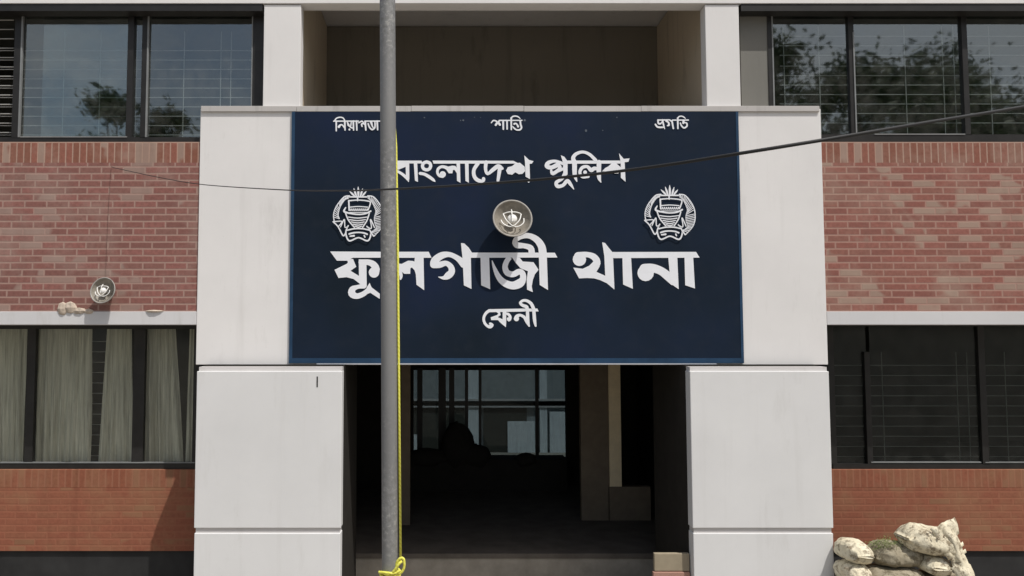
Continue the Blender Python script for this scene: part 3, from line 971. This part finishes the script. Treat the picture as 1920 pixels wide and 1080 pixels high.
# --- the two crests
def crest(ox, oy, rt):
    p = Paint(ox, oy, 8.31, LY)
    # lily on top
    for (tx, ty, bx, w_) in ((795, 145, 798, 34), (726, 170, 765, 30), (864, 175, 832, 30), (660, 214, 735, 28), (922, 214, 862, 28)):
        p.st((bx, 285, w_ * .8), ((tx + bx) / 2, (ty + 285) / 2, w_), (tx, ty, 8))
    p.st((640, 302, 22), (960, 302, 22)).st((786, 300, 22), (786, 362, 20))
    # wreath, left and right, with leaf hatching
    lo = [(660, 285), (580, 300), (500, 385), (440, 480), (412, 580), (420, 680)]
    li = [(640, 325), (590, 345), (530, 425), (495, 510), (482, 590), (500, 640)]
    ro = [(945, 285), (1030, 300), (1110, 385), (1170, 490), (1190, 590), (1185, 700), (1145, 800), (1040, 915)]
    ri = [(950, 325), (1000, 370), (1045, 450), (1070, 530), (1050, 620), (1052, 700), (1075, 790), (1000, 850)]
    for c in (lo, ro): p.st(*[(x, y, 17) for x, y in c])
    for c in (li, ri): p.st(*[(x, y, 15) for x, y in c])
    for o_, i_ in ((lo, li), (ro, ri)):
        co_, ci_ = catmull(o_, 26), catmull(i_, 22)
        n = min(len(co_), len(ci_)) - 1
        for k in range(0, n, 1):
            a = co_[int(k * (len(co_) - 1) / n)]
            b = ci_[min(len(ci_) - 1, int((k + 1) * (len(ci_) - 1) / n))]
            p.st((*a, 10), (*b, 13), caps=False)
    # sail
    p.st((650, 362, 20), (800, 352, 18), (955, 368, 20), (985, 400, 20), (950, 505, 20)).st((648, 360, 24), (655, 510, 24))
    p.st((660, 462, 16), (800, 452, 16), (940, 462, 16)).st((665, 545, 12), (940, 545, 12))
    for k in range(9):
        x = 672 + k * 31
        p.st((x, 522, 12), (x + 14, 486, 12), (x + 22, 520, 10), caps=False)
    # hull
    p.st((600, 468, 18), (578, 530, 30), (690, 562, 24), (800, 575, 22), (910, 562, 24), (990, 524, 26))
    p.st((600, 560, 20), (645, 668, 20), (735, 775, 20)).st((968, 560, 20), (930, 672, 20), (865, 775, 20))
    for (y, a, b) in ((628, 640, 935), (668, 660, 910), (704, 690, 890), (738, 715, 870), (770, 745, 850)):
        p.st((a, y - 12, 15), ((a + b) / 2, y + 4, 17), (b, y - 12, 15))
    # ribbon
    p.st((640, 750, 18), (602, 862, 22), (655, 985, 24), (800, 938, 22), (945, 985, 24), (992, 862, 22), (930, 760, 18))
    p.st((625, 822, 20), (720, 800, 22), (800, 795, 22), (880, 800, 22), (975, 822, 20))
    p.st((655, 880, 26), (720, 862, 24), (800, 856, 22), (880, 864, 24), (935, 884, 26)).st((670, 915, 22), (730, 908, 30)).st((890, 905, 22), (900, 930, 20))
    p.st((405, 690, 20), (480, 765, 20), (560, 905, 20), (600, 860, 16)).st((405, 690, 18), (540, 685, 16), (485, 765, 16))
    p.st((520, 770, 16), (578, 655, 18), (590, 775, 16), (640, 760, 16)).st((930, 765, 16), (1000, 790, 16), (988, 655, 18), (1050, 780, 18))
    p.st((990, 850, 20), (1035, 912, 22))
    o = p.done('crest', sign)
    o['label'] = rt
    return o


crest(1160, 330, 'right crest with lily, boat and wreath in white paint')
crest(600 + (595 - 795) / 8.31, 340 + (85 - 145) / 8.31, 'left crest half behind the grey pole')


# ------------------------------------------------------------------ lamps
def make_lamp(label):
    t = tag(empty('flood_lamp', (0, 0, 0)), label, 'lamp', 'round flood lamps on the facade')
    h = MB().lathe([(0.03, 0.12), (0.085, 0.10), (0.15, 0.045), (0.195, -0.01), (0.212, -0.045), (0.216, -0.055), (0.205, -0.060), (0.198, -0.050)], 40)
    h.build('housing', M['lamp_metal'], t, smooth=True)
    MB().lathe([(0.1985, -0.050), (0.185, -0.02), (0.15, 0.015), (0.11, 0.055), (0.06, 0.075), (0.001, 0.08)], 40).build('reflector', M['lamp_inner'], t, smooth=True)
    # bulb: short neck and globe, three looping tubes
    b = MB().lathe([(0.022, 0.07), (0.024, 0.02), (0.045, -0.0), (0.055, -0.03), (0.045, -0.055), (0.02, -0.066), (0.001, -0.068)], 20)
    b.build('bulb', M['bulb'], t, smooth=True)
    gt = MB()
    for cv in ([(-0.10, -0.055, 0.05), (-0.075, -0.07, -0.02), (-0.035, -0.075, -0.07), (0.0, -0.075, -0.095), (0.035, -0.075, -0.07), (0.075, -0.07, -0.02), (0.095, -0.055, 0.05)],
               [(-0.125, -0.05, -0.02), (-0.105, -0.06, -0.065), (-0.05, -0.065, -0.098), (0.0, -0.066, -0.10), (0.06, -0.065, -0.098), (0.115, -0.06, -0.055), (0.122, -0.05, 0.0)],
               [(-0.10, -0.05, 0.05), (-0.04, -0.06, 0.068), (0.04, -0.06, 0.068), (0.09, -0.05, 0.055)],
               [(-0.008, -0.05, 0.10), (-0.008, -0.08, 0.05), (-0.008, -0.085, -0.05)]):
        gt.tube(catmull([(*q, 0.0) for q in cv], 0.012) and [q[:3] for q in catmull([(*q, 0.0) for q in cv], 0.012)], 0.0065, 8)
    gt.build('guard', M['bulb'], t, smooth=True)
    ar = MB().tube([(0, 0.11, 0), (0, 0.13, -0.0), (0, 0.160, -0.02)], 0.018, 10)
    ar.box(-0.05, 0.05, 0.150, 0.162, -0.08, 0.05)
    ar.build('bracket', M['rust'], t, smooth=False)
    return t


lamp = make_lamp('large round lamp with white bulb in the middle of the navy sign')
lamp.location = at(960, 412, SY - 0.135)
lamp.rotation_euler = (R(-14), 0, R(3))
lamp.scale = (1, 0.8, 1)


def copy_tree(o, parent=None):
    c = o.copy()
    C.objects.link(c)
    if parent is not None: c.parent = parent
    for ch in o.children: copy_tree(ch, c)
    return c


bpy.context.view_layer.update()
lamp2 = copy_tree(lamp)
lamp2['label'] = 'smaller round lamp on the left brick wall above the white ledge'
lamp2.location = at(196, 546, U - 0.112)
lamp2.scale = (0.68,) * 3
lamp2.rotation_euler = (R(-12), 0, R(-9))

# lump of mortar left on the ledge
for (px, py, w_, h_) in ((119, 579, 20, 26), (133, 577, 24, 24), (150, 583, 26, 12), (168, 584, 18, 10), (290, 583.5, 34, 5)):
    lm = MB()
    c0 = at(px, py, U)
    n = 10
    vs = []
    for j in range(5):
        th = j / 4 * math.pi
        for i in range(n):
            a = 2 * math.pi * i / n
            k = 1 + 0.25 * mnoise.noise(Vector((i * .9, j * 1.3, px)))
            vs.append((c0.x + w_ / 342 * k * math.sin(th) * math.cos(a), U - 0.004 + 0.03 * k * math.sin(th) * math.sin(a) - 0.01, c0.z + h_ / 342 * k * math.cos(th)))
    lm.add(vs, [[j * n + i, j * n + (i + 1) % n, (j + 1) * n + (i + 1) % n, (j + 1) * n + i] for j in range(4) for i in range(n)])
    lm.build('mortar_lump', M['mortar'], bld)

# ------------------------------------------------------------------ flagpole, rope, cable
YPO = 2.7
PK = YPO / 6.8
pa, pb = at(726.5, 0, YPO), at(731.5, 1080, YPO)
dv = (pb - pa) / (pb.z - pa.z)
p0 = pa + dv * (GZ - pa.z)
p1 = pa + dv * (7.5 - pa.z)
fp = tag(empty('flagpole', p0), 'tall weathered grey metal flagpole standing in front of the sign', 'flagpole')
m = MB()
ptz = [p0 + (p1 - p0) * (i / 60) for i in range(61)]
m.tube(ptz, [(0.0735 - 0.002 * (i / 60)) * PK for i in range(61)], 32)
m.build('pole', M['pole'], fp, smooth=True)
MB().lathe([(0.0, 0.0), (0.12, 0.0), (0.12, 0.015), (0.045, 0.015), (0.045, 0.08), (0.0, 0.08)], 24, 'Z').build('base_plate', M['pole'], fp).location = p0 - wpos(fp) + p0 * 0 + wpos(fp)
MB().lathe([(0.0, 0.1), (0.05, 0.08), (0.07, 0.0), (0.05, -0.06), (0.0, -0.07)], 20, 'Z').build('finial', M['pole'], fp, smooth=True).location = p1

rp = MB()
top = at(729, -60, YPO + 0.034)
rp.tube([top + Vector((0, 0, 2.6)), top, at(734, 150, YPO + 0.034), at(742.6, 275, YPO + 0.015), at(745.6, 450, YPO - 0.004), at(747.8, 700, YPO - 0.008), at(751.2, 1052, YPO - 0.02)], 0.0043, 10)
for k, py in enumerate((1073, 1079)):
    ctr = at(731.5, py, YPO)
    pts = [ctr + PK * Vector((0.086 * math.cos(a), 0.086 * math.sin(a), 0.012 * math.sin(a * 2 + k))) for a in [2 * math.pi * i / 24 for i in range(25)]]
    rp.tube(pts, 0.0048, 8)
kn = at(744, 1062, YPO - 0.04)
for cv in ([(0.0, 0, -0.05), (0.0, -.01, 0.03), (0.03, -.02, 0.075), (0.06, -.02, 0.07), (0.065, -.015, 0.0), (0.04, -.01, -0.05), (0.0, 0, -0.06)],
           [(-0.06, 0, -0.08), (-0.02, -.02, -0.03), (0.02, -.03, 0.03), (0.045, -.02, 0.05)],
           [(-0.16, 0.02, -0.055), (-0.09, -.01, -0.052), (-0.02, -.015, -0.055), (0.03, -.01, -0.03)],
           [(0.0, 0, -0.05), (-0.02, -.01, -0.10), (-0.01, -.01, -0.2), (-0.03, 0.0, -0.35)]):
    rp.tube([kn + PK * Vector(q[:3]) for q in catmull([(*q, 0.0) for q in cv], 0.012)], 0.0048, 8)
tag(rp.build('flag_rope', M['rope'], smooth=True), 'bright yellow rope running down the pole to a knotted bow', 'rope')

wp = [(209, 313, 8.18), (225, 317, 7.95), (300, 333, 7.1), (380, 346, 6.1), (530, 356, 4.6), (640, 357.5, 3.4), (725, 355, 2.55), (900, 345, 2.0), (1080, 330, 1.72), (1230, 312, 1.52),
      (1385, 288, 1.38), (1540, 263, 1.34), (1730, 231, 1.40), (1920, 200, 1.5), (2150, 158, 1.6)]
cw = [at(*q) for q in wp]
cw = [Vector(q[:3]) for q in catmull([(*q, 0.0) for q in cw], 0.05)]
tag(MB().tube(cw, 0.0034, 8).build('overhead_cable', M['wire'], smooth=True),
    'black overhead cable sagging across the sign from the left brick wall', 'cable')


# ------------------------------------------------------------------ sandbags
def sack(px, py, w_, h_, Y, depth, label, mat='sack', rot=0.0, seed=0, end=False):
    """a filled woven sack: fat middle, ends gathered to a flat seam lip, creases running in from the ends"""
    c0 = at(px, py, Y)
    k = Y / F_PX
    a, b, d = w_ * k / 2, h_ * k / 2, depth / 2
    if end: a, d = d, a
    rnd = random.Random(seed)
    f1, f2 = rnd.uniform(0, 6), rnd.uniform(0, 6)
    m = MB()
    NU, NV = 72, 56
    for j in range(NV + 1):
        u = -1 + 2 * j / NV
        au = abs(u)
        body = (1 - au ** 3.2) ** 0.5 if au < 1 else 0.0
        lip = max(0.0, (au - 0.80) / 0.20)
        for i in range(NU):
            ph = 2 * math.pi * i / NU
            cs, sn = math.cos(ph), math.sin(ph)
            yy = d * math.copysign(abs(cs) ** 0.8, cs) * max(body, 0.62)
            zz = b * math.copysign(abs(sn) ** 0.85, sn) * max(body, 0.10)
            cr = math.sin(ph * 7 + f1 + 2 * mnoise.noise(Vector((u * 3, ph, seed)))) * (au ** 4) * 0.11 * (1 - lip * .6)
            q = Vector((a * u * (1.04 if u > 0 else 1.0), yy * (1 + cr), zz * (1 + cr * 1.6)))
            n1 = mnoise.noise(Vector((q.x * 6 + seed * 7.7, q.y * 6, q.z * 9)))
            n2 = mnoise.noise(Vector((q.x * 15 + seed, q.y * 15, q.z * 18)))
            n3 = mnoise.noise(Vector((q.x * 42 + seed, q.y * 42, q.z * 42)))
            q += Vector((0.2, cs, sn)) * (0.020 * n1 + 0.009 * n2 + 0.0035 * n3) * (1 - .5 * lip)
            q.z -= 0.22 * b * au ** 2 * (1 if u * math.cos(f2) > 0 else 0.5)
            if end: q = Vector((q.y, q.x, q.z))
            q = Matrix.Rotation(rot, 3, 'Y') @ q
            m.v.append(tuple(q))
    for j in range(NV):
        for i in range(NU):
            m.f.append([j * NU + i, j * NU + (i + 1) % NU, (j + 1) * NU + (i + 1) % NU, (j + 1) * NU + i])
    m.f.append(list(range(NU)))
    m.f.append([NV * NU + i for i in range(NU)][::-1])
    o = m.build('sandbag', M[mat], smooth=True)
    o.location = c0
    return tag(o, label, 'sandbag', 'sandbags stacked right of the entrance')


sack(1601, 1031, 48, 38, 7.72, 0.42, 'pale bleached sandbag end, beside the white pier on top', 'sack_white', 0.05, 1, True)
sack(1598, 1071, 46, 38, 7.70, 0.42, 'pale sandbag below the bleached one beside the pier', 'sack_white', -0.04, 2, True)
sack(1676, 1038, 92, 40, 7.74, 0.40, 'grey sandbag topped with green weeds, between two pale bags', 'sack', 0.10, 3)
sack(1672, 1082, 110, 44, 7.70, 0.44, 'grey brown sandbag under the weedy one', 'sack', 0.02, 4)
sack(1738, 1011, 94, 50, 7.66, 0.42, 'topmost torn white sandbag with ragged debris', 'sack_white', 0.22, 5)
sack(1744, 1055, 56, 34, 7.66, 0.40, 'small dusty sandbag end under the torn one', 'sack_white', 0.1, 6, True)
sack(1762, 1090, 90, 38, 7.72, 0.44, 'sandbag at the bottom right of the stack', 'sack', 0.0, 7)
# lower courses that carry the ones in view
for i, (px, py, w_) in enumerate(((1600, 1116, 84), (1690, 1124, 96), (1780, 1126, 90), (1600, 1158, 90), (1690, 1166, 96), (1785, 1168, 96))):
    sack(px, py, w_, 44, 7.72, 0.46, 'sandbag of the lower courses, below the edge of the photo', 'sack', 0.0, 10 + i)
# ragged flap hanging from the torn bag
fl = MB()
NX, NZ = 10, 16
for j in range(NZ + 1):
    t_ = j / NZ
    for i in range(NX + 1):
        s_ = i / NX
        px = 1752 + 52 * t_ + (s_ - 0.2) * (46 - 14 * t_) + 3 * mnoise.noise(Vector((t_ * 6, s_ * 2, 3)))
        py = 992 + 96 * t_ - 22 * s_ * (1 - t_) + 5 * mnoise.noise(Vector((t_ * 4, s_ * 5, 9)))
        yy = 7.44 + 0.05 * mnoise.noise(Vector((t_ * 5, s_ * 4, 1))) + 0.16 * (s_ - .3) ** 2 + 0.05 * (1 - t_)
        fl.v.append(tuple(at(px, py, yy)))
for j in range(NZ):
    for i in range(NX):
        if (i in (0, NX - 1)) and random.random() < 0.45: continue
        k = j * (NX + 1) + i
        fl.f.append([k, k + 1, k + NX + 2, k + NX + 1])
o = fl.build('torn_sack_cloth', M['sack_white'], smooth=True)
so = o.modifiers.new('thickness', 'SOLIDIFY'); so.thickness = 0.006
tag(o, 'ragged white sack cloth hanging off the right side of the sandbags', 'cloth')
# debris on the torn bag
db = MB()
for i in range(60):
    q = at(random.gauss(1750, 15), random.gauss(1005, 7), 7.50 + random.uniform(-.05, .05))
    r = random.uniform(0.006, 0.018)
    vs = [q + Vector((random.uniform(-1, 1), random.uniform(-1, 1), random.uniform(-1, 1))).normalized() * r for _ in range(4)]
    db.add(vs, [(0, 1, 2), (0, 2, 3), (0, 3, 1), (1, 3, 2)])
tag(db.build('rubble', M['mortar']), 'crumbs of plaster lying on the torn white sandbag', 'rubble', kind='stuff')
wd = MB()
for i in range(900):
    q = at(random.gauss(1660, 17), 1022 + random.uniform(-6, 10), 7.66 + random.uniform(-.10, .14))
    q.z += random.uniform(-0.02, 0.075) * max(0, 1 - abs((q.x - at(1662, 1010, 7.66).x) / 0.16))
    a = random.uniform(0, 6.28)
    d1 = Vector((math.cos(a), math.sin(a), random.uniform(0, .9))) * random.uniform(.006, .014)
    d2 = Vector((-math.sin(a), math.cos(a), random.uniform(-.4, .6))) * 0.006
    wd.add([q, q + d1 * .5 + d2, q + d1, q + d1 * .5 - d2], [(0, 1, 2, 3)])
tag(wd.build('weed', M['moss']), 'low green weed growing over the grey sandbag', 'weed', kind='stuff')


# ------------------------------------------------------------------ trees across the road (they show in the window glass)
def tree(x, y, h, r, label, seed, n=16000):
    rnd = random.Random(seed)
    t = tag(empty('tree', (x, y, GZ)), label, 'tree', 'trees across the road')
    tk = MB()
    zt_ = h * 0.55
    tk.tube([(x, y, GZ), (x + .15, y, h * .25), (x - .1, y + .1, h * .5), (x, y, h * .8)], [0.28, 0.22, 0.16, 0.05], 10)
    tips = []
    for i in range(22):
        a = rnd.uniform(0, 6.28)
        z0 = h * rnd.uniform(.35, .65)
        e_ = Vector((x + math.cos(a) * r * rnd.uniform(.4, .8), y + math.sin(a) * r * rnd.uniform(.4, .8), h * rnd.uniform(.55, .95)))
        b_ = Vector((x, y, z0))
        tk.tube([b_, b_.lerp(e_, .5) + Vector((0, 0, .3)), e_], [0.09, 0.06, 0.02], 6)
        tips.append(e_)
    tk.build('trunk', M['bark'], t, smooth=True)
    cr = MB()
    for i in range(n):
        c_ = rnd.choice(tips)
        q = c_ + Vector((rnd.gauss(0, 1), rnd.gauss(0, 1), rnd.gauss(0, .7))) * r * 0.17
        u = Vector((rnd.uniform(-1, 1), rnd.uniform(-1, 1), rnd.uniform(-1, 1))).normalized()
        v = u.orthogonal().normalized()
        s_ = rnd.uniform(.06, .15)
        cr.add([q - u * s_, q + v * s_ * .5, q + u * s_, q - v * s_ * .5], [(0, 1, 2, 3)])
    cr.build('crown', M['leaf'], t)


tree(-11.2, -9.5, 11.6, 1.9, 'round dense tree reflected low in the upper left window', 1)
tree(10.5, -10.5, 13.5, 3.2, 'tall tree reflected in the upper right window beside the entrance', 2)
tree(15.5, -9.5, 12.5, 3.4, 'broad tree reflected at the right edge of the upper right window', 3)
tree(12.5, -17.0, 13.0, 3.0, 'farther tree reflected between two nearer trees', 4)
tree(20.5, -13.0, 14.0, 4.0, 'farthest right of the trees across the road', 5)
tree(-19.0, -16.0, 9.5, 3.4, 'farther tree left of the round dense one', 6)
